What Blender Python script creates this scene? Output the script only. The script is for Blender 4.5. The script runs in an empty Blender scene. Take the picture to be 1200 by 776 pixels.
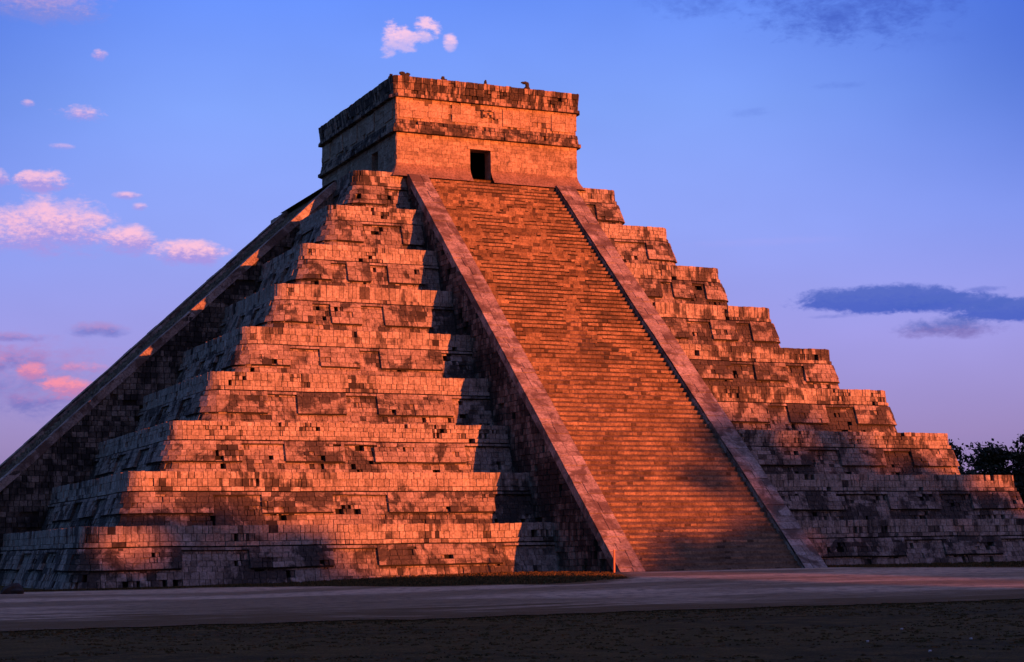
import bpy, math, random
import numpy as np
from mathutils import Vector, Matrix, noise

rnd = random.Random(7)
scene = bpy.context.scene
COL = scene.collection
R = math.radians

# ------------------------------------------------------------------ helpers
def fbm(x, y, z, s, oct=3):
    v = 0.0; a = 1.0; t = 0.0
    for i in range(oct):
        v += a*noise.noise(Vector((x*s+i*17.3, y*s-i*9.1, z*s+i*5.7))); t += a
        a *= 0.55; s *= 2.1
    return v/t

def sstep(a, b, x):
    t = min(1.0, max(0.0, (x-a)/(b-a))); return t*t*(3-2*t)

class MB:
    def __init__(self):
        self.v = []; self.f = []; self.t = []
    def quad(self, a, b, c, d, tone=.5):
        n = len(self.v); self.v += [a, b, c, d]; self.f.append((n, n+1, n+2, n+3)); self.t.append(tone)
    def tri(self, a, b, c, tone=.5):
        n = len(self.v); self.v += [a, b, c]; self.f.append((n, n+1, n+2)); self.t.append(tone)
    def hexa(self, lo, hi, tone=.5, back=True):
        """lo: 4 pts (back/bottom loop), hi: 4 pts (front/top loop), both counter-clockwise seen from the front"""
        n = len(self.v); self.v += list(lo)+list(hi)
        F = [(n+4, n+5, n+6, n+7)]
        for i in range(4):
            j = (i+1) % 4; F.append((n+i, n+j, n+4+j, n+4+i))
        if back: F.append((n+3, n+2, n+1, n))
        self.f += F; self.t += [tone]*len(F)
    def box(self, x0, x1, y0, y1, z0, z1, tone=.5):
        self.hexa([(x0,y0,z0),(x1,y0,z0),(x1,y1,z0),(x0,y1,z0)], [(x0,y0,z1),(x1,y0,z1),(x1,y1,z1),(x0,y1,z1)], tone)
    def build(self, name, mat, parent=None, smooth=False):
        me = bpy.data.meshes.new(name)
        me.from_pydata([tuple(p) for p in self.v], [], self.f)
        at = me.attributes.new('tone', 'FLOAT', 'FACE')
        at.data.foreach_set('value', np.array(self.t, dtype=np.float32))
        me.materials.append(mat)
        if smooth: me.polygons.foreach_set('use_smooth', [True]*len(me.polygons))
        me.update()
        o = bpy.data.objects.new(name, me); COL.objects.link(o)
        if parent: o.parent = parent
        return o

def tag(o, label=None, cat=None, group=None, kind=None):
    if label: o['label'] = label
    if cat: o['category'] = cat
    if group: o['group'] = group
    if kind: o['kind'] = kind
    return o

def empty(name, loc=(0,0,0), parent=None, rz=0):
    o = bpy.data.objects.new(name, None); COL.objects.link(o)
    o.location = loc; o.rotation_euler = (0,0,rz); o.empty_display_size = .5
    if parent: o.parent = parent
    return o

# ------------------------------------------------------------------ materials
class NT:
    def __init__(self, nt): self.nt = nt; self.nt.nodes.clear()
    def n(self, typ, **kw):
        nd = self.nt.nodes.new(typ)
        for k, v in kw.items(): setattr(nd, k, v)
        return nd
    def put(self, sock, val):
        if val is None: return
        if hasattr(val, 'is_linked'): self.nt.links.new(val, sock)
        elif isinstance(val, (tuple, list)): sock.default_value = tuple(val) if len(val) == len(sock.default_value) else tuple(val)+(1,)
        else: sock.default_value = val
    def m(self, op, a, b=None, c=None, clamp=False):
        nd = self.n('ShaderNodeMath', operation=op, use_clamp=clamp)
        self.put(nd.inputs[0], a); self.put(nd.inputs[1], b); self.put(nd.inputs[2], c)
        return nd.outputs[0]
    def mix(self, f, a, b, blend='MIX'):
        nd = self.n('ShaderNodeMix', data_type='RGBA', blend_type=blend)
        self.put(nd.inputs[0], f); self.put(nd.inputs[6], a); self.put(nd.inputs[7], b)
        return nd.outputs[2]
    def noise(self, vec, scale, detail=4, rough=.55, dist=0):
        nd = self.n('ShaderNodeTexNoise'); self.put(nd.inputs['Vector'], vec)
        nd.inputs['Scale'].default_value = scale; nd.inputs['Detail'].default_value = detail
        nd.inputs['Roughness'].default_value = rough; nd.inputs['Distortion'].default_value = dist
        return nd.outputs[0]
    def ramp(self, fac, stops, interp='LINEAR'):
        nd = self.n('ShaderNodeValToRGB'); cr = nd.color_ramp; cr.interpolation = interp
        while len(cr.elements) > 1: cr.elements.remove(cr.elements[0])
        cr.elements[0].position = stops[0][0]; cr.elements[0].color = tuple(stops[0][1])+(1,)
        for p, c in stops[1:]:
            e = cr.elements.new(p); e.color = tuple(c)+(1,)
        self.put(nd.inputs[0], fac); return nd.outputs[0]
    def sm(self, x, a, b):
        nd = self.n('ShaderNodeMapRange', interpolation_type='SMOOTHSTEP')
        self.put(nd.inputs[0], x); nd.inputs[1].default_value = a; nd.inputs[2].default_value = b
        return nd.outputs[0]

def new_mat(name):
    m = bpy.data.materials.new(name); m.use_nodes = True
    return m, NT(m.node_tree)

def finish(T, col, rough=.9, bump=None, strength=.5, dist=.05, spec=.25):
    b = T.n('ShaderNodeBsdfPrincipled'); T.put(b.inputs['Base Color'], col); T.put(b.inputs['Roughness'], rough)
    b.inputs['Specular IOR Level'].default_value = spec
    if bump is not None:
        bp = T.n('ShaderNodeBump'); bp.inputs['Strength'].default_value = strength; bp.inputs['Distance'].default_value = dist
        T.put(bp.inputs['Height'], bump); T.nt.links.new(bp.outputs[0], b.inputs['Normal'])
    o = T.n('ShaderNodeOutputMaterial'); T.nt.links.new(b.outputs[0], o.inputs[0])

def stone_mat(name, lo, hi, dark, d0, d1, streak=0.0, dscale=.33, tonelo=0.0, fine=1.0):
    """weathered masonry: tone per stone, mottled, with lichen-black stain patches (d0..d1 threshold)"""
    m, T = new_mat(name)
    geo = T.n('ShaderNodeNewGeometry').outputs['Position']
    at = T.n('ShaderNodeAttribute', attribute_name='tone', attribute_type='GEOMETRY').outputs['Fac']
    stain_shade = T.m('MULTIPLY', at, -1.0, clamp=True)  # negative tone blackens: dark stones, plus shade painted in gaps and hollows
    base = T.mix(T.m('MAXIMUM', at, 0.0), lo, hi)
    mot = T.noise(geo, 1.7, 7, .62)
    base = T.mix(T.sm(mot, .3, .7), T.mix(1.0, base, (.62,.60,.58), 'MULTIPLY'), base)
    fn = T.noise(geo, 9.0, 5, .6)
    base = T.mix(T.sm(fn, .34, .62), T.mix(1.0, base, (.60,.57,.54), 'MULTIPLY'), base)
    # stain patches
    big = T.noise(geo, dscale, 10, .67, .5)
    mp = T.n('ShaderNodeMapping'); T.put(mp.inputs[0], geo); mp.inputs['Scale'].default_value = (2.8,2.8,.42)
    st = T.noise(mp.outputs[0], 1.0, 6, .6)
    if streak: big = T.m('ADD', T.m('MULTIPLY', big, 1-streak), T.m('MULTIPLY', st, streak))
    if name[:4] in ('terr','pane','corn'):    # lichen is heavier on the middle tiers right of the stair
        sp = T.n('ShaderNodeSeparateXYZ'); T.put(sp.inputs[0], geo)
        big = T.m('ADD', big, T.m('MULTIPLY', T.m('MULTIPLY', T.sm(sp.outputs[0], 5.0, 9.0), T.m('MULTIPLY', T.sm(sp.outputs[2], 5.0, 9.0), T.sm(sp.outputs[2], 20.5, 18.0))), .055))
        big = T.m('ADD', big, T.m('MULTIPLY', T.sm(sp.outputs[2], 5.5, 3.0), .025))
    pick = T.m('ADD', big, T.m('MULTIPLY', T.m('SUBTRACT', .5, at), .06))
    sf = T.m('MULTIPLY', T.sm(pick, d0, d1), T.m('ADD', .62, T.m('MULTIPLY', T.sm(fn, .25, .6), .36)))
    col = T.mix(sf, base, dark)
    # small black pits and spots
    vo = T.noise(geo, 4.3, 3, .7)
    col = T.mix(T.m('MULTIPLY', T.sm(vo, .64, .70), .75*fine), col, dark)
    col = T.mix(stain_shade, col, (.016,.013,.011))
    h = T.m('ADD', T.m('MULTIPLY', fn, .6), T.m('MULTIPLY', T.noise(geo, 34.0, 3, .6), .4))
    finish(T, col, .93, h, .75, .05)
    return m

LIME_LO = (.25,.19,.145); LIME_HI = (.50,.405,.32); BLK = (.040,.032,.026)
M = {}
M['terrace'] = stone_mat('terrace_stone', LIME_LO, LIME_HI, BLK, .49, .56, .22)
M['panel']   = stone_mat('panel_stone', LIME_LO, (.48,.39,.31), BLK, .495, .575, 0, .6)
M['cornice'] = stone_mat('cornice_stone', (.27,.21,.16), (.56,.46,.37), BLK, .52, .60, .35)
M['steps']   = stone_mat('step_stone', (.155,.098,.055), (.43,.285,.165), (.055,.040,.028), .56, .68, 0, .25)
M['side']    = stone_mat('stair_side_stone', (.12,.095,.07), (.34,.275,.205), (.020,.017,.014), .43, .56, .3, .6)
M['coping']  = stone_mat('balustrade_plaster', (.33,.245,.19), (.52,.42,.34), (.105,.066,.047), .47, .60, 0, .9, fine=1)
M['temple']  = stone_mat('temple_stone', (.34,.245,.165), (.56,.42,.30), BLK, .55, .68, .3, .6)
M['tcorn']   = stone_mat('temple_cornice_stone', (.30,.21,.15), (.50,.37,.27), (.030,.024,.020), .435, .51, .8, .6)
M['tband']   = stone_mat('temple_band_stone', (.34,.24,.17), (.52,.39,.28), (.032,.026,.021), .45, .53, .35, .6)
M['flare']   = stone_mat('temple_footing_plaster', (.28,.18,.12), (.38,.25,.17), (.06,.045,.035), .52, .68, .2, .5)
M['core']    = stone_mat('rubble_core', (.075,.058,.045), (.12,.095,.075), (.03,.025,.02), .5, .6)
M['ledge']   = stone_mat('ledge_stone', (.16,.14,.11), (.25,.21,.17), BLK, .45, .6)

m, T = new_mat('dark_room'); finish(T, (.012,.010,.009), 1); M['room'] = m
m, T = new_mat('painted_post')
g = T.n('ShaderNodeNewGeometry').outputs['Position']
finish(T, T.mix(T.noise(g, 14, 3), (.52,.16,.06), (.72,.27,.11)), .6); M['post'] = m

m, T = new_mat('grass_ground')
g = T.n('ShaderNodeNewGeometry').outputs['Position']
n1 = T.noise(g, .16, 6, .6); n2 = T.noise(g, 1.3, 6, .65); n3 = T.noise(g, 17, 4, .6)
c = T.mix(T.sm(n1, .36, .64), (.050,.044,.007), (.105,.076,.013))
c = T.mix(T.sm(n2, .40, .66), c, (.140,.098,.022))
c = T.mix(T.sm(n3, .35, .65), T.mix(1.0, c, (.45,.45,.45), 'MULTIPLY'), c)
finish(T, c, .95, T.m('ADD', n3, n2), 1.0, .12, .1); M['grass'] = m

m, T = new_mat('gravel')
g = T.n('ShaderNodeNewGeometry').outputs['Position']
mp = T.n('ShaderNodeMapping'); T.put(mp.inputs[0], g); mp.inputs['Scale'].default_value = (.30,1.0,1)
n1 = T.noise(mp.outputs[0], .17, 6, .55, .4); n2 = T.noise(g, 2.2, 6, .62); n3 = T.noise(g, 26, 3, .7)
c = T.mix(T.sm(n1, .42, .56), (.72,.52,.33), (.34,.24,.135))
c = T.mix(T.sm(n2, .44, .74), c, (.17,.13,.085))
c = T.mix(T.sm(n3, .3, .7), T.mix(1.0, c, (.62,.62,.62), 'MULTIPLY'), c)
at = T.n('ShaderNodeAttribute', attribute_name='tone', attribute_type='GEOMETRY').outputs['Fac']
ng = T.noise(mp.outputs[0], .9, 8, .68)       # grass creeping in from the edges
cover = T.sm(T.m('ADD', at, T.m('MULTIPLY', T.m('SUBTRACT', ng, .5), 2.6)), .75, .15)
c = T.mix(T.m('MULTIPLY', cover, .92), c, (.115,.072,.026))
finish(T, c, .95, T.m('ADD', n3, T.m('MULTIPLY', n2, .7)), .9, .06, .1); M['gravel'] = m

m, T = new_mat('grass_blades')
at = T.n('ShaderNodeAttribute', attribute_name='tone', attribute_type='GEOMETRY').outputs['Fac']
finish(T, T.mix(at, (.040,.030,.010), (.13,.082,.030)), .9, spec=.1); M['blades'] = m
m, T = new_mat('leaves')
at = T.n('ShaderNodeAttribute', attribute_name='tone', attribute_type='GEOMETRY').outputs['Fac']
finish(T, T.mix(at, (.014,.018,.009), (.050,.056,.030)), .75, spec=.2); M['leaf'] = m
m, T = new_mat('bark')
g = T.n('ShaderNodeNewGeometry').outputs['Position']
n = T.noise(g, 6, 4); finish(T, T.mix(n, (.05,.04,.03), (.13,.11,.09)), .95, n, .8, .05); M['bark'] = m
m, T = new_mat('pale_litter'); finish(T, (.40,.39,.36), .6); M['litter'] = m
m, T = new_mat('boulder')
g = T.n('ShaderNodeNewGeometry').outputs['Position']
n = T.noise(g, 4, 6); finish(T, T.mix(n, (.02,.018,.015), (.06,.05,.042)), .95, n, .8, .08); M['rock'] = m

# ------------------------------------------------------------------ masonry core
class Ring:
    """rounded rectangle walked by a length parameter s; offset() widens it, straights keep their x / y"""
    def __init__(self, hx, hy, r, cx=0, cy=0):
        self.hx, self.hy, self.r, self.cx, self.cy = hx, hy, r, cx, cy
        self.lx = 2*(hx-r); self.ly = 2*(hy-r); self.la = (r+.35)*math.pi/2
        self.segs = []; s = 0
        # front (y-), right (x+), back (y+), left (x-), each followed by its corner
        for k in range(4):
            L = self.lx if k % 2 == 0 else self.ly
            self.segs.append(('s', k, s, s+L)); s += L
            self.segs.append(('a', k, s, s+self.la)); s += self.la
        self.total = s
    def pt(self, s, off):
        s %= self.total
        for typ, k, a, b in self.segs:
            if a <= s <= b+1e-9: break
        R0 = self.r + off
        ex, ey = self.hx-self.r, self.hy-self.r
        cn = [(ex,-ey),(ex,ey),(-ex,ey),(-ex,-ey)]          # corner centre after side k
        nrm = [(0,-1),(1,0),(0,1),(-1,0)]
        if typ == 's':
            t = s-a; n = nrm[k]; st = cn[(k+3) % 4]; d = [(1,0),(0,1),(-1,0),(0,-1)][k]
            x = st[0]+d[0]*t+n[0]*R0; y = st[1]+d[1]*t+n[1]*R0
        else:
            th = (s-a)/(b-a)*math.pi/2 + [-math.pi/2, 0, math.pi/2, math.pi][k]
            x = cn[k][0]+math.cos(th)*R0; y = cn[k][1]+math.sin(th)*R0
        return x+self.cx, y+self.cy
    def side_range(self, k):          # s-range of straight side k
        return self.segs[2*k][2], self.segs[2*k][3]
    def side_s(self, k, c):           # c = x for front/back, y for left/right (centred)
        a, b = self.side_range(k)
        if k == 0: return a + (c + self.lx/2)
        if k == 1: return a + (c + self.ly/2)
        if k == 2: return a + (self.lx/2 - c)
        return a + (self.ly/2 - c)

def wob(x, y, z, a=.032):
    q = Vector((x*.35, y*.35, z*.5))
    return a*noise.noise(q), a*noise.noise(q+Vector((31.7,0,0))), a*1.0*noise.noise(q+Vector((0,47.1,0)))

def lay(mb, P, s0, s1, z0, z1, rows, wid, depth=.42, gap=.005, taper=.007, jit=.014, skip=None,
        hole=.0, erode=.0, seed=0, tone=(0,1), topjit=0.0, closed=False, upright=False):
    """lay courses of individual stones over the patch s0..s1, z0..z1; P(s,z,d)->xyz"""
    rg = random.Random(seed)
    hs = [rg.uniform(.78,1.25) for _ in range(rows)]; t = sum(hs); zz = [z0]
    for h in hs: zz.append(zz[-1]+h*(z1-z0)/t)
    for r in range(rows):
        a = s0; za, zb = zz[r], zz[r+1]
        ws = []
        x = a - (0 if not closed else 0)
        while x < s1-1e-6:
            w = rg.uniform(*wid)
            if x+w > s1-wid[0]*.6: w = s1-x
            ws.append((x, x+w)); x += w
        for (u0, u1) in ws:
            um = (u0+u1)/2; zm = (za+zb)/2
            if skip and skip(u0, u1, za, zb): continue
            c = P(um, zm, 0)
            n1 = fbm(c[0]+seed*.0, c[1], c[2], .42, 2); n2 = fbm(c[0]+50, c[1], c[2]+20, .55, 2)
            n3 = fbm(c[0]+9, c[1], c[2]*1.6+60, 1.15, 2)
            clus = hole and n3 > .20 and n2 > -.12 and rg.random() < .9
            if hole and rg.random() < hole*.004: continue
            d = rg.uniform(-jit, jit)
            if erode and n1 > .15: d -= rg.uniform(0, erode)*min(1, (n1-.15)*4)
            g = gap*rg.uniform(.4,1.8); tz = zb-g
            if topjit and r == rows-1: tz += rg.uniform(-topjit, topjit*.5)
            tl = rg.uniform(-.006,.006); tn = rg.random()
            tn = tone[0]+(tone[1]-tone[0])*(tn*.75+.25*(.5+n1))
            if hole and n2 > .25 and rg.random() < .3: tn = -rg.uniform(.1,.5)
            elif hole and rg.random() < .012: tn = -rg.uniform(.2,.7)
            if clus:
                # facing fallen away: small rubble stones with empty pockets between them
                nu = max(2, int((u1-u0)/.20)); nv = max(1, int((zb-za)/.19))
                for iu in range(nu):
                    for iv in range(nv):
                        if rg.random() < hole*.42: continue
                        a0 = u0+(u1-u0)*iu/nu; a1 = u0+(u1-u0)*(iu+1)/nu; b0 = za+(zb-za)*iv/nv; b1 = za+(zb-za)*(iv+1)/nv
                        dd = -rg.uniform(.0,.09); g = rg.uniform(.006,.02)
                        lo = [P(a0, b0, -depth), P(a1, b0, -depth), P(a1, b1, -depth), P(a0, b1, -depth)]
                        hi = [P(a0+g, b0+g, dd), P(a1-g, b0+g, dd), P(a1-g, b1-g, dd-.01), P(a0+g, b1-g, dd-.01)]
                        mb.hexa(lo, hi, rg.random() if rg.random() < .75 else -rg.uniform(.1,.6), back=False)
                continue
            lo = [P(u0+.002, za, -depth), P(u1-.002, za, -depth), P(u1-.002, tz, -depth), P(u0+.002, tz, -depth)]
            k = g+taper
            hi = [P(u0+k, za+g, d+tl), P(u1-k, za+g, d-tl), P(u1-k, tz, d-tl-.006), P(u0+k, tz, d+tl-.006)]
            mb.hexa(lo, hi, tn, back=False)

def sheet(mb, P, s0, s1, z0, z1, d, ns, skip=None, tone=.5, nz=1):
    for i in range(ns):
        for j in range(nz):
            a = s0+(s1-s0)*i/ns; b = s0+(s1-s0)*(i+1)/ns
            p = z0+(z1-z0)*j/nz; q = z0+(z1-z0)*(j+1)/nz
            if skip and skip(a, b, p, q): continue
            mb.quad(P(a,p,d), P(b,p,d), P(b,q,d), P(a,q,d), tone)

# ------------------------------------------------------------------ the pyramid
PYR = empty('stepped_pyramid')
tag(PYR, 'huge nine-tiered limestone step pyramid glowing orange in the low sun', 'pyramid')

ZT = [0, 2.84, 5.36, 7.9, 10.56, 13.18, 15.93, 18.60, 21.38, 24.08]     # terrace tops
WT = [0, 28.2, 25.62, 23.10, 20.62, 18.32, 15.82, 13.60, 11.30, 8.90]  # half widths at the cornice edge
STW = 5.56       # stair half width with its balustrades
SLOPE = 1.0795   # run per rise of the stair
BAT = .345

def terrace(k):
    zt = ZT[k]; zb = ZT[k-1] if k > 1 else -.35
    w = WT[k]-.10; r = .72 if k < 9 else .5
    ring = Ring(w, w, r)
    H = zt-zb; zc = zt-.70; zm = zc-.21
    zlow = (ZT[k-1] if k > 1 else .35) + .60
    T0 = empty('terrace', (0,0,0), PYR)
    def Pw(s, z, d):
        off = d + max(0, zc-z)*BAT
        x, y = ring.pt(s, off); a, b, c = wob(x, y, z)
        return (x+a, y+b, z+c)
    def Pc(s, z, d):
        off = d + (zt-z)*.05
        x, y = ring.pt(s, off); a, b, c = wob(x, y, z)
        return (x+a, y+b, z+c)
    # which parts of the ring the four stairs cover
    cov = []
    for q in range(4):
        a = ring.side_s(q, -(STW-.55) if q < 2 else (STW-.55)); b = ring.side_s(q, (STW-.55) if q < 2 else -(STW-.55))
        cov.append((min(a,b), max(a,b)))
    def under(u0, u1, za, zb_): return any(u0 > a and u1 < b for a, b in cov)
    # panels: spans (in |x|) of the raised hanging slabs
    span = w-STW
    if k >= 9: fr = []; cfr = .46
    elif k == 8: fr = [(.03,.26)]; cfr = .66
    else: fr = [(.12,.40),(.515,.69)]; cfr = .81
    rj = random.Random(100+k)
    pan = []
    for q in range(4):
        for sg in (-1, 1):
            for (f0, f1) in fr:
                sh = rj.uniform(-.025,.025)
                c0 = STW+span*(f0+sh); c1 = STW+span*(f1+sh)
                pan.append(tuple(sorted((ring.side_s(q, sg*c0), ring.side_s(q, sg*c1)))))
    cc_ = STW+span*cfr          # slabs that wrap round the four corners
    endsg = (1, 1, -1, -1)
    for q in range(4):
        s_a = ring.side_s(q, endsg[q]*cc_); s_b = ring.side_s((q+1) % 4, -endsg[(q+1) % 4]*cc_)
        if s_b < s_a: pan.append((s_a-ring.total, s_b))
        else: pan.append((s_a, s_b))
    zpt = zm-.03
    def sk_wall(u0, u1, za, zb_):
        if under(u0, u1, za, zb_): return True
        return za > zlow+.02 and any((u0 > a+.02 and u1 < b-.02) or (u0-ring.total > a+.02 and u1-ring.total < b-.02) for (a, b) in pan)
    S = ring.total
    wall = MB()
    rows = 7 if k > 1 else 8
    lay(wall, Pw, 0, S, zb, zm-.06, rows, (.20,.50), skip=sk_wall, hole=.55, erode=.06, seed=k*13+1, jit=.012)
    # thin continuous strip right below the moulding, over the recesses
    lay(wall, lambda s,z,d: Pw(s,z,d+.13), 0, S, zpt-.15, zpt-.02, 1, (.35,.8), skip=under, seed=k*13+2, jit=.010)
    sheet(wall, Pw, 0, S, zpt-.20, zpt-.14, .03, 150, skip=under, tone=-.8)  # dark line under the strip: its undershadow put into the colour
    sheet(wall, Pw, 0, S, zb-.1, zc, -.40, 150, skip=None, tone=-1, nz=3)  # black backing paints the shade inside holes left by missing stones
    wall.build('wall', M['terrace'], T0)
    cor = MB()
    lay(cor, Pc, 0, S, zc, zt, (2,2,3,2,2,1,2,3,2)[k-1], (.18,.42), skip=under, hole=.28, erode=.05, seed=k*13+3, topjit=.018, tone=(.25,1), gap=.006)
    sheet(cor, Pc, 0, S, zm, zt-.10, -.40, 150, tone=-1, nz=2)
    lay(cor, lambda s,z,d: Pc(s,z,d+.10), 0, S, zm, zc-.012, 1, (.3,.62), .48, skip=under, hole=.20, seed=k*13+4, tone=(.2,1), jit=.012)
    cor.build('cornice', M['cornice'], T0)
    # terrace ledge on top
    led = MB(); N = 160
    for i in range(N):
        a = S*i/N; b = S*(i+1)/N
        pa = Pc(a, zt-.05, -.06); pb = Pc(b, zt-.05, -.06)
        qa = ring.pt(a, -3.2); qb = ring.pt(b, -3.2)
        if k == 9: qa = qb = (0,0)
        if k == 9: led.tri(pa, pb, (0,0,zt-.05), .5)
        else: led.quad(pa, pb, (qb[0],qb[1],zt-.05), (qa[0],qa[1],zt-.05), .5)
    led.build('ledge', M['ledge'], T0)
    for (a, b) in pan:
        pb = MB()
        PP = lambda s,z,d: Pw(s,z,d+.16)
        lay(pb, PP, a, b, zlow, zpt-.02, 4, (.24,.62), .36, hole=.30, erode=.04, seed=int(a*100)+k, jit=.009, gap=.005)
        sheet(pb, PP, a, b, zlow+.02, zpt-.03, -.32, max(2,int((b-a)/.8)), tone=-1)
        sheet(pb, Pw, a+.03, b-.03, zlow-.075, zlow+.01, .035, max(2,int((b-a)/.6)), tone=-.9)  # undershadow of the raised slab, painted as a dark strip
        pb.build('panel', M['panel'], T0)
for k in range(1, 10): terrace(k)

# ---- one staircase in its own frame (runs down along -y), turned for each side
GZ0 = .30

def make_stair(parent, seed, ytop=9.20, SLOPE=1.100, far_drop=0.0):
    def yb(z): return -(ytop + (24.0-z)*SLOPE)     # outer edge line of the balustrade
    st = parent; rg = random.Random(seed)
    NS = 91; z0 = .30; rise = (24.06-z0)/NS; si = 4.30
    steps = MB()
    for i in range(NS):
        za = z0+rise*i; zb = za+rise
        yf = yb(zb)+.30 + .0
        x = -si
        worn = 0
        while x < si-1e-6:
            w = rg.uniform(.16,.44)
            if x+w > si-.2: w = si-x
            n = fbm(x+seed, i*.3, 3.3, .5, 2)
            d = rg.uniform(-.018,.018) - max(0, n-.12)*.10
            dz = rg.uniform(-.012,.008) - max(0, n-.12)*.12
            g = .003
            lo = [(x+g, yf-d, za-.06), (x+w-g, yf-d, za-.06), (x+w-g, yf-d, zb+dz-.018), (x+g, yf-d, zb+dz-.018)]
            # stone: front face + top face + ends; below it the recessed, much darker foot of the riser
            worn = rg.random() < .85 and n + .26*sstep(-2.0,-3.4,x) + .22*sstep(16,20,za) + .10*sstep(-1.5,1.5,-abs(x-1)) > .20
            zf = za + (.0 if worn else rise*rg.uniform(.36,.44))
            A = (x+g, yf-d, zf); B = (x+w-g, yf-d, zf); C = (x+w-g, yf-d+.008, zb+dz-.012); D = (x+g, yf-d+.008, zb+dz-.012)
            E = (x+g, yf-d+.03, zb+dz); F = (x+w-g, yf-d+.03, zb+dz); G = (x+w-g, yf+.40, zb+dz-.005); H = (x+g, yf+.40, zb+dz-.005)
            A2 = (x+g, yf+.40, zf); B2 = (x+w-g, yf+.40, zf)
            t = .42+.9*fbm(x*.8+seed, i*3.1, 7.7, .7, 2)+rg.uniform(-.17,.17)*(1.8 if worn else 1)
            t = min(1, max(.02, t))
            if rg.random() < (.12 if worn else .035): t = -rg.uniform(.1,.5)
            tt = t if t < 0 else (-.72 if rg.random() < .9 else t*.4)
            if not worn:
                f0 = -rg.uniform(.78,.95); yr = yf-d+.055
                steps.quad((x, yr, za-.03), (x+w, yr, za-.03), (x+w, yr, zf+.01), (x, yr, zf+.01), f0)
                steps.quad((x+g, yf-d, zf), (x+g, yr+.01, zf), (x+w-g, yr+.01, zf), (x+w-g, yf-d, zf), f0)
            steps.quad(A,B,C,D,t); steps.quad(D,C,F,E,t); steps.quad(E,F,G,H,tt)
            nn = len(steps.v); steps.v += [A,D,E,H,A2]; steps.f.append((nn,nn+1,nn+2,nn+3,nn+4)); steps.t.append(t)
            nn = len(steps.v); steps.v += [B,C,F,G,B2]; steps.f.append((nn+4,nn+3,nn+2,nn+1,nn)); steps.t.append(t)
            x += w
    # core under the steps
    steps.quad((-si, yb(-.3)+.42,-.3), (si, yb(-.3)+.42,-.3), (si, yb(24)+.55,24.0-.12), (-si, yb(24)+.55,24.0-.12), .1)
    steps.quad((-STW, -9.0+.0, 24.05), (STW, -9.0, 24.05), (STW, -7.5, 24.05), (-STW, -7.5, 24.05), .5)
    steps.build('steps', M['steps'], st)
    for sg in (-1, 1):
        B = empty('balustrade', (0,0,0), st)
        xo = STW*sg; xi = (STW-1.26)*sg
        drop = far_drop if sg == 1 else 0
        # coping blocks laid up the slope
        cop = MB(); L = math.hypot(24.0+.4, (24.4)*SLOPE); t = 0.0
        uz = 1/math.hypot(1, SLOPE); uy = SLOPE*uz      # unit along slope (up: +z, +y)
        nz, ny = uy, -uz                               # outward normal
        def pt(x, t, h):
            z = -.4+t*uz; y = yb(-.4)+t*uy
            a, b, c = wob(x*2, y, z, .03)
            hh = h - drop
            return (x+a*.5, y+ny*(hh+b), z+nz*(hh+b))
        while t < L-1e-6:
            w = rg.uniform(.35,.85)
            if t+w > L-.3: w = L-t
            cuts = [0, rg.uniform(.35,.65), 1] if rg.random() < .8 else [0,1]
            for c in range(len(cuts)-1):
                x0 = xo+(xi-xo)*cuts[c]; x1 = xo+(xi-xo)*cuts[c+1]
                if x0 > x1: x0, x1 = x1, x0
                g = .013; d = rg.uniform(-.022,.012); k = .018
                lo = [pt(x0,t,-.45), pt(x1,t,-.45), pt(x1,t+w,-.45), pt(x0,t+w,-.45)]
                hi = [pt(x0+g,t+g,d), pt(x1-g,t+g,d), pt(x1-g,t+w-g,d), pt(x0+g,t+w-g,d)]
                cop.hexa(lo, hi, rg.random(), back=False)
            t += w
        cop.quad(pt(xo,0,-.06), pt(xi,0,-.06), pt(xi,L,-.06), pt(xo,L,-.06), -.9)
        cop.build('coping', M['coping'], B)
        # outer side wall, individually coursed, cut by the slope
        sw = MB(); z = -.4; xw = (STW-.035)*sg
        while z < 23.6:
            h = rg.uniform(.24,.36); y = -6.0 if z > 20 else -(WT[max(1,min(9,[i for i in range(1,10) if ZT[i] > z][0]))]-1.3)
            while True:
                w = rg.uniform(.24,.48)
                ylim = yb(z+h)+.10
                if y-w < ylim+.02: 
                    ya, ybm = ylim, y
                    if y-ylim < .02: break
                    last = True
                else: ya, ybm = y-w, y; last = False
                n2 = fbm(y, z, sg*9+seed, .5, 2)
                d = rg.uniform(-.025,.025); g = .012
                if not (n2 > .22 and rg.random() < .35):
                    yy0, yy1, za_, zb_ = ya, ybm, z, z+h
                    yf_ = yb(z)+.10 if last else yy0
                    def q(yv, zv, dd):
                        a, b, c = wob(y*.5, yv, zv, .04)
                        return (xw+sg*(dd)+a, yv, zv+c)
                    lo = [q(yf_,za_,-.25), q(yy1,za_,-.25), q(yy1,zb_,-.25), q(yy0,zb_,-.25)]
                    hi = [q(yf_+.02,za_+g,d), q(yy1-.02,za_+g,d), q(yy1-.02,zb_-g,d), q(yy0+.02,zb_-g,d)]
                    if sg < 0: lo = lo[::-1]; hi = hi[::-1]
                    sw.hexa(lo, hi, rg.random(), back=False)
                y = ya
                if last: break
            z += h
        xb = (STW-.2)*sg
        sw.quad((xb,yb(-.4)+.25,-.4), (xb,yb(24)+.25,24.0), (xb,-5,24.0), (xb,-5,-.4), .1)
        # sloping stringer strip under the coping edge closes the saw-tooth
        for i in range(60):
            t0 = L*i/60; t1 = L*(i+1)/60
            a = pt(xo-sg*.03,t0,-.02); b = pt(xo-sg*.03,t1,-.02); c = pt(xo-sg*.03,t1,-.17); d = pt(xo-sg*.03,t0,-.17)
            sw.quad(a,b,c,d, rg.uniform(.2,.9))
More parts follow.
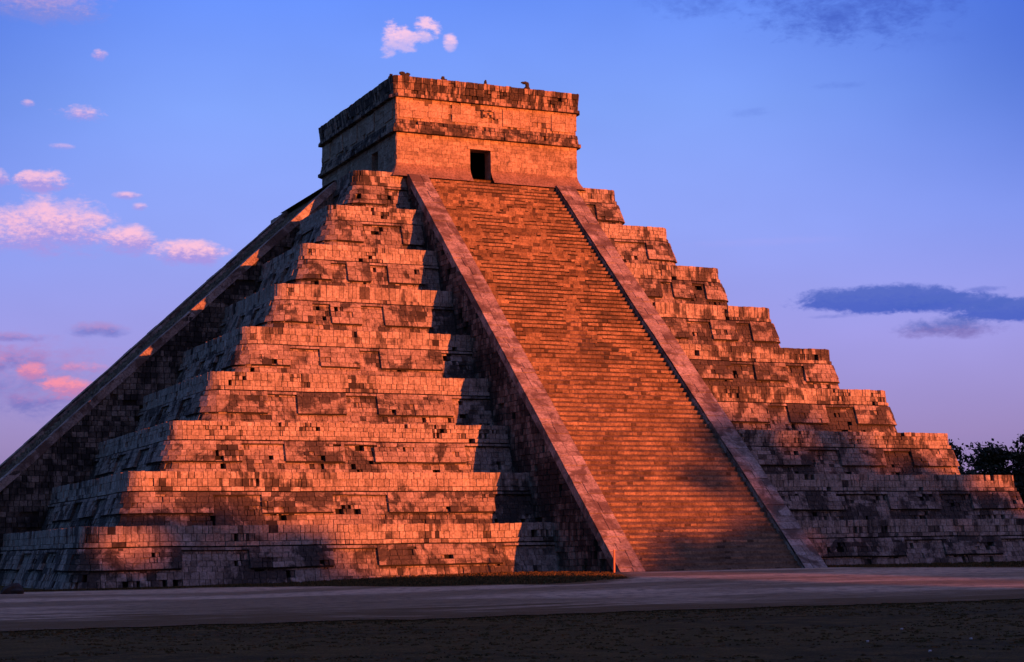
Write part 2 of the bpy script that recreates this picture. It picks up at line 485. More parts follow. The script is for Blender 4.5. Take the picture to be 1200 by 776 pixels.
        # inner cheek beside the steps
        for i in range(60):
            t0 = L*i/60; t1 = L*(i+1)/60
            sw.quad(pt(xi+sg*.01,t0,-.01), pt(xi+sg*.01,t1,-.01), pt(xi+sg*.01,t1,-.75), pt(xi+sg*.01,t0,-.75), rg.random())
        # foot end
        sw.quad((xo,yb(-.4)+.1,-.4),(xi,yb(-.4)+.1,-.4),(xi,yb(.9)+.1,.9),(xo,yb(.9)+.1,.9),.5)
        sw.build('side_wall', M['side'], B)

s_front = empty('staircase', (0,0,0), PYR); make_stair(s_front, 11)
s_west = empty('staircase', (0,0,0), PYR, -math.pi/2); make_stair(s_west, 23, 8.92, 1.0626)
def copy_tree(o, parent):
    c = o.copy(); COL.objects.link(c); c.parent = parent
    for ch in list(o.children): copy_tree(ch, c)
    return c
for rz in (math.pi/2, math.pi):
    c = copy_tree(s_front, PYR); c.rotation_euler = (0,0,rz)

# ------------------------------------------------------------------ temple on top
TEM = empty('temple', (0,0,0), PYR)
HX = 6.10; Y0, Y1 = -8.62, 5.50; HY = (Y1-Y0)/2; CY = (Y1+Y0)/2
tr = Ring(HX, HY, .06, 0, CY)
DOORF = (-1.25, .12, 24.15, 25.98)      # x0,x1,z0,z1
DOORW = (-5.45, -4.35, 24.0, 26.15)     # y0,y1
fs = (tr.side_s(0, DOORF[0]), tr.side_s(0, DOORF[1]))
wsr = (tr.side_s(3, DOORW[1]-CY), tr.side_s(3, DOORW[0]-CY))
def Pt(prof):
    def P(s, z, d):
        x, y = tr.pt(s, d+prof(z)); a, b, c = wob(x+7, y, z, .014); return (x+a, y+b, z+c)
    return P
wprof = lambda z: .42*max(0, (24.75-z)/.75)**1.6 if z < 24.75 else 0.0
PW = Pt(wprof)
def sk(u0, u1, za, zb_):
    for (a, b), zt in ((fs, DOORF[3]), (wsr, DOORW[3])):
        if u1 > a+.06 and u0 < b-.06 and za < zt-.05: return True
    return False
def lay_split(mb, P, z0, z1, rows, **kw):
    """courses broken exactly at the door jambs"""
    cuts = [0, fs[0], fs[1], wsr[0], wsr[1], tr.total]
    for i in range(5):
        if i in (1, 3):
            zt = DOORF[3] if i == 1 else DOORW[3]
            if z1 <= zt: continue
            zz = max(z0, zt); rr = max(1, int(round(rows*(z1-zz)/(z1-z0))))
            lay(mb, P, cuts[i], cuts[i+1], zz, z1, rr, seed=300+i, **kw)
        else: lay(mb, P, cuts[i], cuts[i+1], z0, z1, rows, seed=300+i, **kw)
wl = MB()
lay_split(wl, PW, 24.72, 26.66, 7, wid=(.28,.62), depth=.3, jit=.006, gap=.0035, taper=.004, hole=0, erode=.02, tone=(0,1))
# jambs, lintel undersides and the dark room inside
for (a, b), (z0, z1), in ((fs, (24.0, DOORF[3])), (wsr, (24.0, DOORW[3]))):
    p0 = tr.pt(a, 0); p1 = tr.pt(b, 0); q0 = tr.pt(a, -.9); q1 = tr.pt(b, -.9)
    e0 = tr.pt(a, .02); e1 = tr.pt(b, .02)
    wl.quad((p0[0],p0[1],z0),(q0[0],q0[1],z0),(q0[0],q0[1],z1),(p0[0],p0[1],z1),.4)
    wl.quad((q1[0],q1[1],z0),(p1[0],p1[1],z0),(p1[0],p1[1],z1),(q1[0],q1[1],z1),.4)
    wl.quad((p0[0],p0[1],z1),(q0[0],q0[1],z1),(q1[0],q1[1],z1),(p1[0],p1[1],z1),.4)
cuts = [0, fs[0], fs[1], wsr[0], wsr[1], tr.total]
for i in range(5):
    if i in (1,3):
        zt = DOORF[3] if i == 1 else DOORW[3]
        sheet(wl, PW, cuts[i], cuts[i+1], zt, 26.66, -.1, 2, tone=.1)
    else: sheet(wl, PW, cuts[i], cuts[i+1], 24.7, 26.66, -.1, 40, tone=.1)
wl.build('wall', M['temple'], TEM)
fl = MB()
for i in (0, 2, 4):
    n = max(3, int((cuts[i+1]-cuts[i])/.3))
    sheet(fl, PW, cuts[i], cuts[i+1], 23.85, 24.74, .0, n, tone=.5, nz=5)
fl.build('footing', M['flare'], TEM)
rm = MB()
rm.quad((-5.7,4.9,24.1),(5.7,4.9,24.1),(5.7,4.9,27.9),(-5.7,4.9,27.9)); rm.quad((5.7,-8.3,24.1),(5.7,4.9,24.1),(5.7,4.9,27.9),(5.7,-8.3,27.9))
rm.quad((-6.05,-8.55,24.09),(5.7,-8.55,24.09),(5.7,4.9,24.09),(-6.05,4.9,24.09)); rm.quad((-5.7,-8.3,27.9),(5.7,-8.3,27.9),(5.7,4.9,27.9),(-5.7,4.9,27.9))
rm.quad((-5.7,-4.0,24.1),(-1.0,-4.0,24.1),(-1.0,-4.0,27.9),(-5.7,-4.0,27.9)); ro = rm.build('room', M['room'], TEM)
# front lintel
li = MB(); x0, x1 = DOORF[0]-.18, DOORF[1]+.18
li.box(x0, x1, Y0-.05, Y0+.4, DOORF[3]-.02, DOORF[3]+.16, .7)
li.build('lintel', M['temple'], TEM)
# middle cornice: drip moulding and the band above it
dm = MB()
lay(dm, Pt(lambda z: .31), 0, tr.total, 26.62, 26.84, 1, (.4,.9), .5, jit=.012, gap=.006, seed=401, tone=(.3,1), hole=.05)
lay(dm, Pt(lambda z: .14-(z-26.84)*.15), 0, tr.total, 26.84, 27.42, 2, (.3,.6), .5, jit=.02, gap=.010, seed=402, tone=(.2,.9), hole=.25, erode=.06)
sheet(dm, Pt(lambda z: 0), 0, tr.total, 26.64, 27.42, -.1, 60, tone=.2)
sheet(dm, lambda s,z,d: (tr.pt(s, .29-(z-26)*.5)[0], tr.pt(s, .29-(z-26)*.5)[1], 26.625), 0, tr.total, 26, 26.8, 0, 60, tone=.2)
dm.build('cornice', M['tband'], TEM)
fz = MB()
lay(fz, Pt(lambda z: .02), 0, tr.total, 27.42, 28.80, 4, (.35,.85), .3, jit=.008, gap=.006, taper=.005, hole=.04, erode=.03, seed=403, tone=(.2,1))
sheet(fz, Pt(lambda z: 0), 0, tr.total, 27.42, 28.8, -.1, 60, tone=.2)
fz.build('frieze', M['temple'], TEM)
# raised frames of the frieze
def fr_panel(q, c0, c1, z0, z1, d=.075):
    a, b = sorted((tr.side_s(q, c0), tr.side_s(q, c1))); pm = MB()
    lay(pm, Pt(lambda z: d), a, b, z0, z1, 2, (.5,1.0), .2, jit=.006, gap=.006, taper=.005, seed=int(c0*10)+500, tone=(.5,1))
    pm.build('frieze_panel', M['temple'], TEM)
for c0, c1 in ((-5.9,-4.25),(-2.45,-.9),(.95,2.5),(4.3,5.9)): fr_panel(0, c0, c1, 27.56, 28.66)
fr_panel(0, -4.0, -2.7, 27.7, 28.55, .05)
for c0, c1 in ((-6.6,-5.2),(-3.4,-2.0),(-.2,1.2),(2.6,4.0),(5.2,6.5)): fr_panel(3, c0, c1, 27.56, 28.66)
mk = MB()   # the small carved stones in the middle of the frieze
for (x0,x1,z0,z1,dd) in ((-.30,-.10,28.05,28.22,.13),(.10,.30,28.05,28.22,.13),(-.05,.05,28.18,28.34,.10),(-.34,.34,28.40,28.50,.12),(-.50,-.38,27.95,28.5,.09),(.38,.50,27.95,28.5,.09)):
    mk.box(x0,x1,Y0-dd,Y0+.1,z0,z1,.6)
mk.build('carved_stones', M['tcorn'], TEM)
# top cornice
tc = MB()
lay(tc, Pt(lambda z: .29), 0, tr.total, 28.80, 29.0, 1, (.4,.9), .5, jit=.012, gap=.006, seed=404, tone=(.3,1))
lay(tc, Pt(lambda z: .10+(z-29.0)*.14), 0, tr.total, 29.0, 30.1, 3, (.28,.5), .5, jit=.018, gap=.010, seed=405, tone=(.1,1), topjit=.025, hole=.06, erode=.03)
sheet(tc, Pt(lambda z: 0), 0, tr.total, 28.8, 30.0, -.1, 60, tone=.2)
sheet(tc, lambda s,z,d: (tr.pt(s, .27-(z-28)*.5)[0], tr.pt(s, .27-(z-28)*.5)[1], 28.81), 0, tr.total, 28, 28.8, 0, 60, tone=.2)
tc.build('cornice', M['tcorn'], TEM)
rf = MB()
rf.quad((-HX-.05,Y0-.05,29.98),(HX+.05,Y0-.05,29.98),(HX+.05,Y1+.05,29.98),(-HX-.05,Y1+.05,29.98),.4)
rf.build('roof', M['ledge'], TEM)

def lump(mb, cx, cy, cz, sx, sy, sz, seed, n=2, tone=.5):
    """rough stone: displaced subdivided octahedron"""
    V = [Vector(v) for v in ((1,0,0),(-1,0,0),(0,1,0),(0,-1,0),(0,0,1),(0,0,-1))]
    F = [(0,2,4),(2,1,4),(1,3,4),(3,0,4),(2,0,5),(1,2,5),(3,1,5),(0,3,5)]
    tris = [[V[a],V[b],V[c]] for a,b,c in F]
    for _ in range(n):
        nt = []
        for a,b,c in tris:
            ab=((a+b)/2).normalized(); bc=((b+c)/2).normalized(); ca=((c+a)/2).normalized()
            nt += [[a,ab,ca],[ab,b,bc],[ca,bc,c],[ab,bc,ca]]
        tris = nt
    def d(p):
        k = 1+.45*noise.noise(p*1.6+Vector((seed,seed*2.1,0)))+.18*noise.noise(p*4+Vector((0,seed,0)))
        # squarish
        m = max(abs(p.x),abs(p.y),abs(p.z)); k *= (1/m)**.55
        return (cx+p.x*sx*k, cy+p.y*sy*k, cz+p.z*sz*k)
    for t in tris: mb.tri(d(t[0]),d(t[1]),d(t[2]),tone)

def roof_stone(pieces, seed):
    mb = MB()
    for i,(x,y,z,sx,sy,sz) in enumerate(pieces): lump(mb, x,y,z,sx,sy,sz, seed+i*3.3)
    mb.build('roof_crest_stone', M['rock'], TEM)
roof_stone([(-6.0,-7.6,30.18,.16,.16,.20),(-6.02,-7.65,30.36,.09,.1,.12)], 1)
roof_stone([(-5.45,-8.45,30.2,.24,.16,.13),(-5.62,-8.45,30.34,.16,.12,.10),(-5.24,-8.45,30.30,.12,.12,.09)], 2)
roof_stone([(-2.85,-8.45,30.15,.20,.14,.12),(-2.93,-8.45,30.30,.11,.1,.12)], 3)
roof_stone([(-.1,-8.45,30.15,.12,.12,.12),(-.08,-8.45,30.33,.08,.08,.13)], 4)
roof_stone([(2.75,-8.45,30.17,.17,.14,.16),(2.77,-8.45,30.42,.11,.11,.16),(2.60,-8.45,30.55,.20,.11,.08)], 5)

# ------------------------------------------------------------------ ground
def gz(x, y):
    base = .10 + .36*sstep(-26, -8, x)
    fall = 1 - sstep(34, 66, max(-y, 0)) if y < 0 else 1
    far = 1 - sstep(45, 90, max(abs(x), abs(y)))
    return base*fall*far + .05*fbm(x, y, 0, .06, 2)*sstep(30,45,max(abs(x),abs(y)))

def axis(vals):
    return vals
xs = [-2500,-1200,-600,-300,-150,-110]+[-90+i*1.5 for i in range(121)]+[110,150,300,600,1200,2500]
ys = [-2500,-1200,-600,-300,-170,-130]+[-112+i*1.5 for i in range(70)]+[0,20,40,70,120,200,400,800,1500,3000]
gr = MB()
for i in range(len(xs)-1):
    for j in range(len(ys)-1):
        gr.quad(*[(x, y, gz(x,y)) for x, y in ((xs[i],ys[j]),(xs[i+1],ys[j]),(xs[i+1],ys[j+1]),(xs[i],ys[j+1]))])
go = gr.build('ground', M['grass'])
tag(go, kind='structure')

def lerp_tab(tab, x):
    if x <= tab[0][0]: return tab[0][1]
    for (a, va), (b, vb) in zip(tab, tab[1:]):
        if x <= b: return va+(vb-va)*(x-a)/(b-a)
    return tab[-1][1]
UP = [(-70,-20),(-32,-27.5),(-23.5,-28.8),(-21,-34),(-18,-42),(-14,-46),(-10,-44),(-7.4,-37.5),(-6.2,-34.6),(6.2,-34.6),(7.0,-36.0),(12,-40.5),(20,-47),(40,-54),(80,-60)]
LOW = [(-70,-63),(-37,-66.5),(-23,-66.5),(-11,-67),(80,-70)]
gv = MB(); NX = 300; NY = 44
def gpt(i, j):
    x = -70+150*i/NX
    u = lerp_tab(UP, x) + (.55*noise.noise(Vector((x*.6,3,0)))+.3*noise.noise(Vector((x*2.1,3,0))) if (x < -23.5 or x > 7 or -21<x<-8) else 0)
    l = lerp_tab(LOW, x) + 1.1*noise.noise(Vector((x*.35,9,0))) + .7*noise.noise(Vector((x*1.7,9,0)))
    y = u+(l-u)*j/NY
    return (x, y, gz(x,y)+.022)
for i in range(NX):
    for j in range(NY):
        gv.quad(gpt(i,j+1), gpt(i+1,j+1), gpt(i+1,j), gpt(i,j), min(1, min((j+.5)/NY/.10 if not -6.5 < -70+.5*i < 6.5 else 1, (NY-j-.5)/NY/.42)))
tag(gv.build('gravel_path', M['gravel']), kind='structure')

# ------------------------------------------------------------------ grass tufts
def tufts(mb, n, fx, hmin, hmax, rg):
    for _ in range(n):
        p = fx(rg)
        if p is None: continue
        x, y = p; z = gz(x,y)
        h = rg.uniform(hmin, hmax); t = rg.random()
        for b in range(4):
            a = rg.uniform(0, math.pi); w = rg.uniform(.02,.05); lean = rg.uniform(-.6,.6)*h
            ca, sa = math.cos(a)*w, math.sin(a)*w
            ox, oy = rg.uniform(-.08,.08), rg.uniform(-.08,.08)
            mb.tri((x+ox-ca,y+oy-sa,z), (x+ox+ca,y+oy+sa,z), (x+ox+lean*ca/w*.6, y+oy+lean*sa/w*.6, z+h), t)
rg = random.Random(5); tf = MB()
def low_edge(rg):
    x = rg.uniform(-44, 0); return x, lerp_tab(LOW, x)+rg.gauss(-.4, .9)
def fore(rg):
    x = rg.uniform(-48, 0); y = rg.uniform(-92, -67)
    return (x, y) if noise.noise(Vector((x*.25,y*.25,0))) > -.25 else None
def mound(rg):
    x = rg.uniform(-22, -6.8); u = lerp_tab(UP, x); y = rg.uniform(u-.1, -28.8)
    return (x, y) if y > u-.2 else None
def mound2(rg):
    x = rg.uniform(6, 34); u = lerp_tab(UP, x); y = rg.uniform(u-.2, -28.8); return x, y
def up_edge(rg):
    x = rg.uniform(7, 34); return x, lerp_tab(UP, x)+rg.gauss(-.6, .8)
tufts(tf, 2500, low_edge, .012, .035, rg)
tufts(tf, 9000, fore, .010, .03, rg)
tufts(tf, 5000, mound, .03, .10, rg)
tufts(tf, 5000, mound2, .03, .10, rg)
tufts(tf, 1500, up_edge, .03, .08, rg)
def basestrip(rg):
    x = rg.uniform(-31, -21); return x, -29.1+rg.gauss(0,.22)
tufts(tf, 2500, basestrip, .04, .12, rg)
tag(tf.build('grass', M['blades']), 'short dark grass in front of and around the gravel', 'grass', kind='stuff')

# ------------------------------------------------------------------ small things
pb = MB(); px, py = -6.33, -35.9; z0 = gz(px,py)-.1
N = 10
for i in range(N):
    a0 = 2*math.pi*i/N; a1 = 2*math.pi*(i+1)/N
    for (za, ra), (zb_, rb) in (((z0,.045),(z0+.5,.043)),((z0+.5,.043),(z0+1.10,.040)),((z0+1.10,.040),(z0+1.13,.02))):
        pb.quad(*[(px+math.cos(a)*r+.02*(z-z0), py+math.sin(a)*r, z) for a, r, z in ((a0,ra,za),(a1,ra,za),(a1,rb,zb_),(a0,rb,zb_))])
tag(pb.build('marker_post', M['post']), 'thin orange post standing at the foot of the near balustrade', 'post')

bo = MB(); lump(bo, -31.75, -33.2, gz(-31.75,-33.2)+.16, .42, .3, .24, 9.0)
tag(bo.build('boulder', M['rock'], None), 'dark boulder at the left edge beside the pyramid base', 'boulder')

for i, (x, y, lab) in enumerate([(-25.75,-81.3,'small pale scrap on dark grass, farthest left of the four'),
                   (-23.05,-78.6,'small pale scrap on dark grass, nearest the gravel'),
                   (-24.1,-81.8,'small pale scrap on dark grass, farthest right and below another'),
                   (-26.55,-83.9,'small pale scrap on dark grass, nearest the bottom edge')]):
    lb = MB(); lump(lb, x, y, gz(x,y)+.03, .024, .02, .016, i*2.2, 1)
    tag(lb.build('litter_scrap', M['litter']), lab, 'litter', 'pale scraps on the grass')

# ------------------------------------------------------------------ trees
def tube(mb, p, q, r0, r1, n=7):
    p = Vector(p); q = Vector(q); d = (q-p).normalized()
    a = d.orthogonal().normalized(); b = d.cross(a)
    for i in range(n):
        t0 = 2*math.pi*i/n; t1 = 2*math.pi*(i+1)/n
        c0 = a*math.cos(t0)+b*math.sin(t0); c1 = a*math.cos(t1)+b*math.sin(t1)
        mb.quad(p+c0*r0, p+c1*r0, q+c1*r1, q+c0*r1)

def make_tree(seed, H, cr, leafn, ls):
    rg = random.Random(seed); root = empty('tree')
    tk = MB(); lf = MB(); tips = []
    h0 = H*.30; tube(tk, (0,0,-.3), (rg.uniform(-.2,.2),rg.uniform(-.2,.2),h0), H*.028, H*.020)
    def grow(p, d, L, r, lev):
        q = p+d*L; tube(tk, p, q, r, r*.6, 6 if lev < 2 else 4)
        if lev >= 3: tips.append((q, L)); return
        for _ in range(3 if lev < 2 else 3):
            nd = (d+Vector((rg.uniform(-1,1),rg.uniform(-1,1),rg.uniform(-.25,.7)))*.75).normalized()
            grow(q, nd, L*rg.uniform(.62,.85), r*.6, lev+1)
        if lev > 0: tips.append((p+d*L*.7, L*.8))
    for i in range(5):
        a = i*2.4+rg.uniform(-.4,.4)
        grow(Vector((0,0,h0*rg.uniform(.75,1))), Vector((math.cos(a)*.8,math.sin(a)*.8,rg.uniform(.5,1.3))).normalized(), H*.20*rg.uniform(.8,1.2), H*.012, 1)
    grow(Vector((0,0,h0)), Vector((rg.uniform(-.1,.1),rg.uniform(-.1,.1),1)), H*.24, H*.014, 1)
    mz = max(t[0].z for t in tips)
    for _ in range(leafn):
        c, L = rg.choice(tips)
        s = L*.42+.35
        v = Vector((rg.gauss(0,1),rg.gauss(0,1),rg.gauss(0,.75)))*s*.55
        p = c+v; sz = ls*rg.uniform(.6,1.4)
        n = Vector((rg.gauss(0,1),rg.gauss(0,1),rg.gauss(0,1))).normalized(); a = n.orthogonal().normalized()*sz; b = n.cross(a).normalized()*sz*.55
        t = rg.random()
        nn = len(lf.v); lf.v += [p-a, p-b, p+a, p+b]; lf.f.append((nn,nn+1,nn+2,nn+3)); lf.t.append(t)
    k = H/mz
    for mb in (tk, lf): mb.v = [(p[0]*k*cr, p[1]*k*cr, p[2]*k) for p in mb.v]
    tk.build('trunk', M['bark'], root); lf.build('crown', M['leaf'], root)
    return root

tA = make_tree(3, 12, 1.0, 9000, .20)
tB = make_tree(8, 12, 1.15, 11000, .18)
tC = make_tree(15, 12, .9, 7000, .20)
used = set()
def put_tree(proto, x, y, h, rz, label, group, wide=1.0):
    if proto.name in used:
        o = proto.copy(); COL.objects.link(o)
        for ch in proto.children:
            c = ch.copy(); COL.objects.link(c); c.parent = o
    else: o = proto; used.add(proto.name)
    o.location = (x, y, gz(x,y)-.1); o.rotation_euler = (0,0,rz); s = h/12
    o.scale = (s*wide, s*wide, s)
    tag(o, label, 'tree', group)
    return o
G1 = 'trees behind the right corner of the pyramid'
BACK = [(tA, 75.0, 44, 11.2, 0.3, 'dark tree touching the right corner of the pyramid, leftmost of the trees', 1.0),
        (tB, 78.5, 40, 11.0, 1.9, 'dark bushy tree second from the pyramid corner', 1.0),
        (tC, 82.0, 37, 11.8, 4.0, 'dark tree near the right edge with ragged pale-edged top', 1.1),
        (tB, 86.0, 32.5, 13.8, 2.9, 'tallest dark tree cut off by the right edge', 1.0),
        (tA, 84.0, 50, 10.5, 5.0, 'dark tree farther back, between the bushy tree and the edge tree', 1.2),
        (tC, 92.0, 40, 14.0, 1.0, 'dark tree just outside the right edge', 1.1)]
for p, x, y, h, rz, lab, wd in BACK: put_tree(p, x, y, h, rz, lab, G1, wd)
# the wood across the plaza, behind the photographer: low sun shines over and through it
G2 = 'trees across the plaza behind the camera'
SHADE = [(-60,-148,9),(-48,-150,8.5),(-36,-147,8),(-24,-150,8),(-12,-146,7.6),(-2,-152,7.8),(8,-147,7.2),(14,-149,7.4),(17.5,-147,7.6),(35,-146,5.8),(40,-149,6.6),
         (45,-147,13.0),(51,-150,12.5),(57,-146,10.0),(63,-149,8.6),(70,-147,9.0),(78,-150,11),(87,-146,14),(96,-149,17),(104,-146,19),(112,-150,20),(121,-147,21),(130,-150,21),(139,-147,20),(148,-150,20)]
for i, (x, y, h) in enumerate(SHADE):
    put_tree((tA,tB,tC)[i % 3], x+9, y, h+.8, i*1.3, 'broad leafy tree in the wood across the plaza', G2, 1.35)
tH = make_tree(21, 4, 1.9, 5000, .11)
for ch in tH.children:
    if ch.name.startswith('crown'):
        for v in ch.data.vertices: v.co.z = (v.co.z-1.1)*4/2.9+.0
for i in range(52):  # unseen hedge added to keep the low sun off the foreground
    x = {24: 14.9, 25: 35.2, 26: 37.4}.get(i, -110+i*5.4)  # gap shaped to let a streak of sun reach the stair foot
    o = tH if i == 0 else tH.copy()
    if i:
        COL.objects.link(o)
        for ch in tH.children:
            c = ch.copy(); COL.objects.link(c); c.parent = o
    o.location = (x, -126+(0 if i in (24,25,26) else rnd.uniform(-2,2)), 0); o.rotation_euler = (0,0,i*2.1); sc = rnd.uniform(1.08,1.30); o.scale = (sc*1.2,sc*1.2,sc)
    tag(o, 'low bushy tree in an unseen hedge row added to shade the plaza', 'tree', 'hedge row added behind the camera for its shade')

for i, (x, y, sc) in enumerate([(70,48,1.1),(74,46,1.4),(78,42,1.4),(83,38,1.5),(88,36,1.6),(94,34,1.4),(76,58,1.7)]):
    o = tH.copy(); COL.objects.link(o)
    for ch in tH.children:
        c = ch.copy(); COL.objects.link(c); c.parent = o
    o.location = (x, y, 0); o.rotation_euler = (0,0,i*1.7); o.scale = (sc*1.2, sc*1.2, sc)
    tag(o, 'low bush beneath the dark trees right of the pyramid', 'bush', 'undergrowth below the trees at right')
    o.name = 'bush'
    
# ------------------------------------------------------------------ camera
F = Vector((0.41310465, 0.9021281, 0.1245369)); Rt = Vector((0.90990421,-0.41452984,-0.01547046)); U = Vector((-0.03766792,-0.11970757,0.99209436))
cam = bpy.data.cameras.new('camera'); co = bpy.data.objects.new('camera', cam); COL.objects.link(co)
co.matrix_world = Matrix(((Rt.x,U.x,-F.x,-42.5326),(Rt.y,U.y,-F.y,-104.5265),(Rt.z,U.z,-F.z,1.5747),(0,0,0,1)))
cam.lens = 61.1074; cam.sensor_width = 36; cam.clip_end = 8000; cam.clip_start = .1
scene.camera = co

# ------------------------------------------------------------------ light
SUN_EL = 2.2; SUN_AZ = 158.8
sd = Vector((math.sin(R(SUN_AZ))*math.cos(R(SUN_EL)), math.cos(R(SUN_AZ))*math.cos(R(SUN_EL)), math.sin(R(SUN_EL))))
sl = bpy.data.lights.new('sun', 'SUN'); sl.energy = 5.0; sl.angle = R(.6); sl.color = (1.0,.205,.048)
so = bpy.data.objects.new('sun', sl); COL.objects.link(so); so.location = (60,-200,60)
so.rotation_euler = sd.to_track_quat('Z', 'Y').to_euler()
EXPO = 1.0
w = bpy.data.worlds.new('World'); scene.world = w; w.use_nodes = True
T = NT(w.node_tree)
sky = T.n('ShaderNodeTexSky', sky_type='NISHITA'); sky.sun_disc = False
sky.sun_elevation = R(SUN_EL); sky.sun_rotation = R(SUN_AZ); sky.altitude = 0; sky.air_density = 1.0; sky.dust_density = 1.0; sky.ozone_density = 2.0
tc_ = T.n('ShaderNodeTexCoord').outputs['Generated']
sep = T.n('ShaderNodeSeparateXYZ'); T.put(sep.inputs[0], tc_); X, Y, Z = sep.outputs
az = T.m('MULTIPLY', T.m('ARCTAN2', X, Y), 180/math.pi)
hl = T.m('SQRT', T.m('ADD', T.m('MULTIPLY', X, X), T.m('MULTIPLY', Y, Y)))
el = T.m('MULTIPLY', T.m('ARCTAN2', Z, hl), 180/math.pi)
# dusk air away from the sun: lilac near the horizon, then blue, warm overhead to fill the shade
k = 10/(2**EXPO)      # background strength is 0.1
def dc(r, g, b):
    f = lambda v: (((v/255)+.055)/1.055)**2.4 if v > 10 else v/255/12.92
    return (f(r)*k, f(g)*k, f(b)*k)
grad = T.ramp(T.m('DIVIDE', el, 90.0), [(0.0, dc(126,102,146)), (.040, dc(158,138,196)), (.075, dc(164,158,234)), (.115, dc(152,170,255)), (.16, dc(132,166,255)), (.20, dc(106,148,255)), (.28, dc(100,112,200)), (.42, dc(186,162,160)), (1.0, dc(222,188,162))])
cc = T.n('ShaderNodeCombineXYZ'); T.put(cc.inputs[0], az); T.put(cc.inputs[1], T.m('MULTIPLY', el, 1.9))
AE = cc.outputs[0]
tint = T.m('ADD', 1.0, T.m('MULTIPLY', T.m('SUBTRACT', T.noise(AE, .09, 3), .5), .25))
tn = T.n('ShaderNodeVectorMath', operation='SCALE'); T.put(tn.inputs[0], grad); T.put(tn.inputs['Scale'], tint)
grad = tn.outputs[0]
# sunset half of the sky
d = T.m('ADD', T.m('MULTIPLY', X, sd.x), T.m('MULTIPLY', Y, sd.y))
warm = T.ramp(T.m('DIVIDE', el, 90.0), [(0.0, dc(252,176,118)), (.10, dc(252,182,125)), (.30, dc(226,184,148)), (1.0, dc(222,188,162))])
grad = T.mix(T.sm(d, .15, .92), grad, warm)
nis = T.n('ShaderNodeVectorMath', operation='SCALE'); T.put(nis.inputs[0], sky.outputs[0]); nis.inputs['Scale'].default_value = 1.0
rim = T.m('ABSOLUTE', T.m('SUBTRACT', az, 22.5))
grad = T.mix(T.m('MULTIPLY', T.sm(rim, 7.0, 24.0), T.m('MULTIPLY', T.sm(el, 5.0, 17.0), .80)), grad, dc(44,88,205))  # lens-like darkening towards the frame edges, put into the sky colour
side = T.m('MULTIPLY', T.sm(X, .08, -.6), .9)      # unseen left quarter tinted blue to colour the shade on west faces
side = T.mix(side, grad, dc(62,106,168))
base = T.mix(.95, nis.outputs[0], side)

# clouds, fixed in the sky by azimuth and elevation
n_big = T.noise(AE, 1.25, 8, .60, .35); n_fine = T.noise(AE, 4.2, 7, .66)
edge = T.m('ADD', T.m('MULTIPLY', T.m('SUBTRACT', n_big, .5), 3.6), T.m('MULTIPLY', T.m('SUBTRACT', n_fine, .5), 1.7))
def cloud(a0, e0, ra, re, amp=1.0, soft=.55, bias=0.38):
    u = T.m('DIVIDE', T.m('SUBTRACT', az, a0), ra); v = T.m('DIVIDE', T.m('SUBTRACT', el, e0), re)
    q = T.m('SUBTRACT', 1.0+bias, T.m('ADD', T.m('MULTIPLY', u, u), T.m('MULTIPLY', v, v)))
    dens = T.sm(T.m('ADD', q, T.m('MULTIPLY', edge, amp)), 0.0, soft*2.6)
    return dens, v
def layer(base, lst, top, bot, op):
    for (a0, e0, ra, re, amp, soft, o) in lst:
        dn, v = cloud(a0, e0, ra*1.08, re*1.12, amp, soft)
        shade = T.sm(T.m('ADD', v, T.m('MULTIPLY', T.m('SUBTRACT', n_fine, .5), 2.2)), -.55, .60)
        c = T.mix(shade, bot, top)
        base = T.mix(T.m('MULTIPLY', dn, o*op), base, c)
    return base
pk_t, pk_b = dc(255,196,220), dc(168,150,226)
base = layer(base, [(9.6,10.45,1.9,.85,.7,.6,1),(8.2,10.1,1.0,.55,.8,.9,.85),(12.01,10.11,.9,.43,.6,.5,1),(13.99,9.74,1.1,.40,.6,.45,1),(9.16,11.90,.86,.32,.9,.5,.9),(7.9,11.96,.4,.25,.8,.5,.8),
    (11.94,11.53,.44,.12,.6,.6,.8),(12.35,11.19,.25,.12,.6,.6,.7),(10.46,14.08,.75,.24,1.5,.9,.7),(11.03,15.96,.24,.19,1,.7,.7),(8.76,14.32,.2,.12,1,.7,.6),(9.81,13.01,.4,.09,1,.8,.5)], pk_t, pk_b, .95)
base = layer(base, [(21.1,16.72,.5,.36,1.1,.5,.95),(21.85,16.95,.45,.36,1.2,.5,.95),(20.6,16.75,.3,.5,1.1,.5,.9),(22.67,16.62,.24,.26,.7,.5,.95)], dc(255,205,232), dc(205,185,240), .95)
base = layer(base, [(9.2,17.42,1.9,.55,.7,.8,.95)], dc(205,165,205), dc(140,140,215), .85)
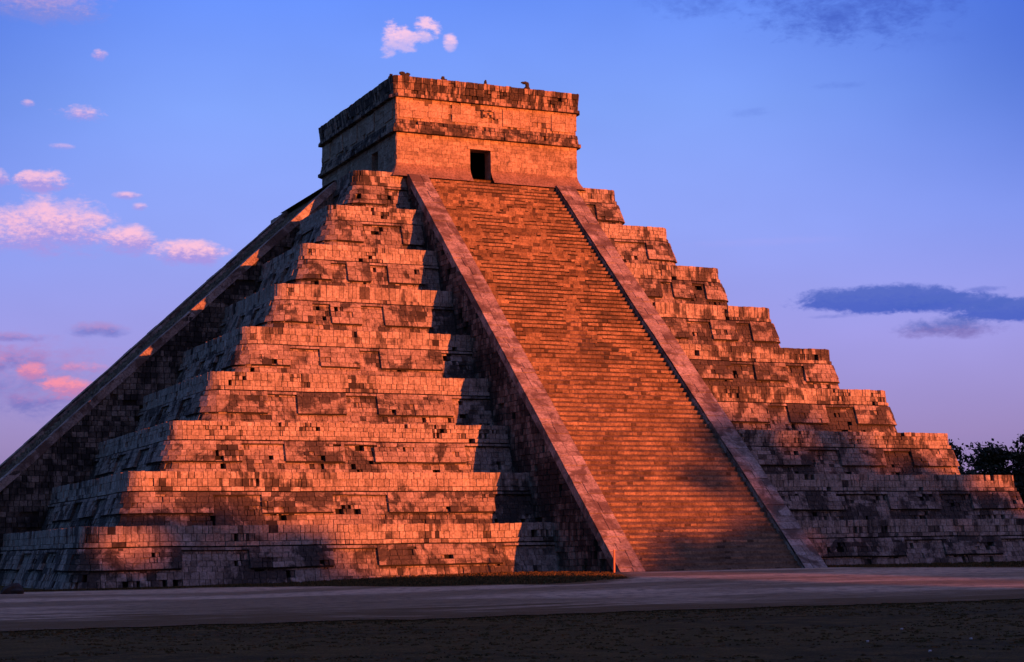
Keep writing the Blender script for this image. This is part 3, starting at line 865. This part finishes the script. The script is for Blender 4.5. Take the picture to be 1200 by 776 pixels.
base = layer(base, [(8.46,6.93,.95,.15,.7,.8,.85),(11.10,7.22,1.0,.24,.6,.7,.9)], dc(176,136,196), dc(104,112,196), .9)
base = layer(base, [(8.6,5.7,3.4,1.15,.7,1.0,1.0),(8.1,6.25,1.5,.4,.8,.8,.7),(8.34,6.2,1.3,.45,.9,1.0,.6),(9.02,4.91,.95,.36,.8,.8,.85),(10.5,4.95,1.1,.24,.7,.8,.7)], dc(178,130,190), dc(104,108,188), .8)
base = layer(base, [(9.03,5.85,.5,.28,.7,.6,.9),(10.2,5.36,.85,.33,.7,.5,1),(10.7,6.0,.8,.16,.9,.8,.6),(7.9,6.2,.35,.2,.8,.7,.7)], dc(250,148,170), dc(196,130,182), .95)
base = layer(base, [(36.7,7.85,2.5,.40,.6,.32,1),(38.9,7.62,1.9,.27,.6,.4,1),(40.9,7.33,1.9,.36,.6,.32,1),(39.9,8.0,.7,.1,.8,.7,.6),(35.2,7.35,.8,.07,.8,.8,.5)], dc(84,106,196), dc(74,98,196), .95)
base = layer(base, [(38.8,6.84,1.6,.32,.7,.6,.95)], dc(92,108,190), dc(122,108,178), .9)
base = layer(base, [(36.3,17.2,3.2,1.0,1.0,.9,.9),(31.1,17.65,1.9,.5,1,1.1,.7),(35.70,14.77,.7,.12,1,1.2,.4),(32.7,14.06,.7,.15,1,1.2,.4),(38.5,16.0,1.3,.3,1.2,1.4,.35)], dc(72,100,200), dc(66,94,196), 1.0)
base = layer(base, [(33.1,9.85,2.6,.14,.5,1.2,.30)], dc(186,170,240), dc(180,165,238), 1.0)
bg = T.n('ShaderNodeBackground'); T.put(bg.inputs[0], base); bg.inputs[1].default_value = 0.1
ow = T.n('ShaderNodeOutputWorld'); T.nt.links.new(bg.outputs[0], ow.inputs[0])

# ------------------------------------------------------------------ view
scene.view_settings.view_transform = 'Standard'; scene.view_settings.look = 'None'
scene.view_settings.exposure = EXPO; scene.view_settings.gamma = 1; scene.view_settings.use_curve_mapping = False
scene.render.engine = 'CYCLES'
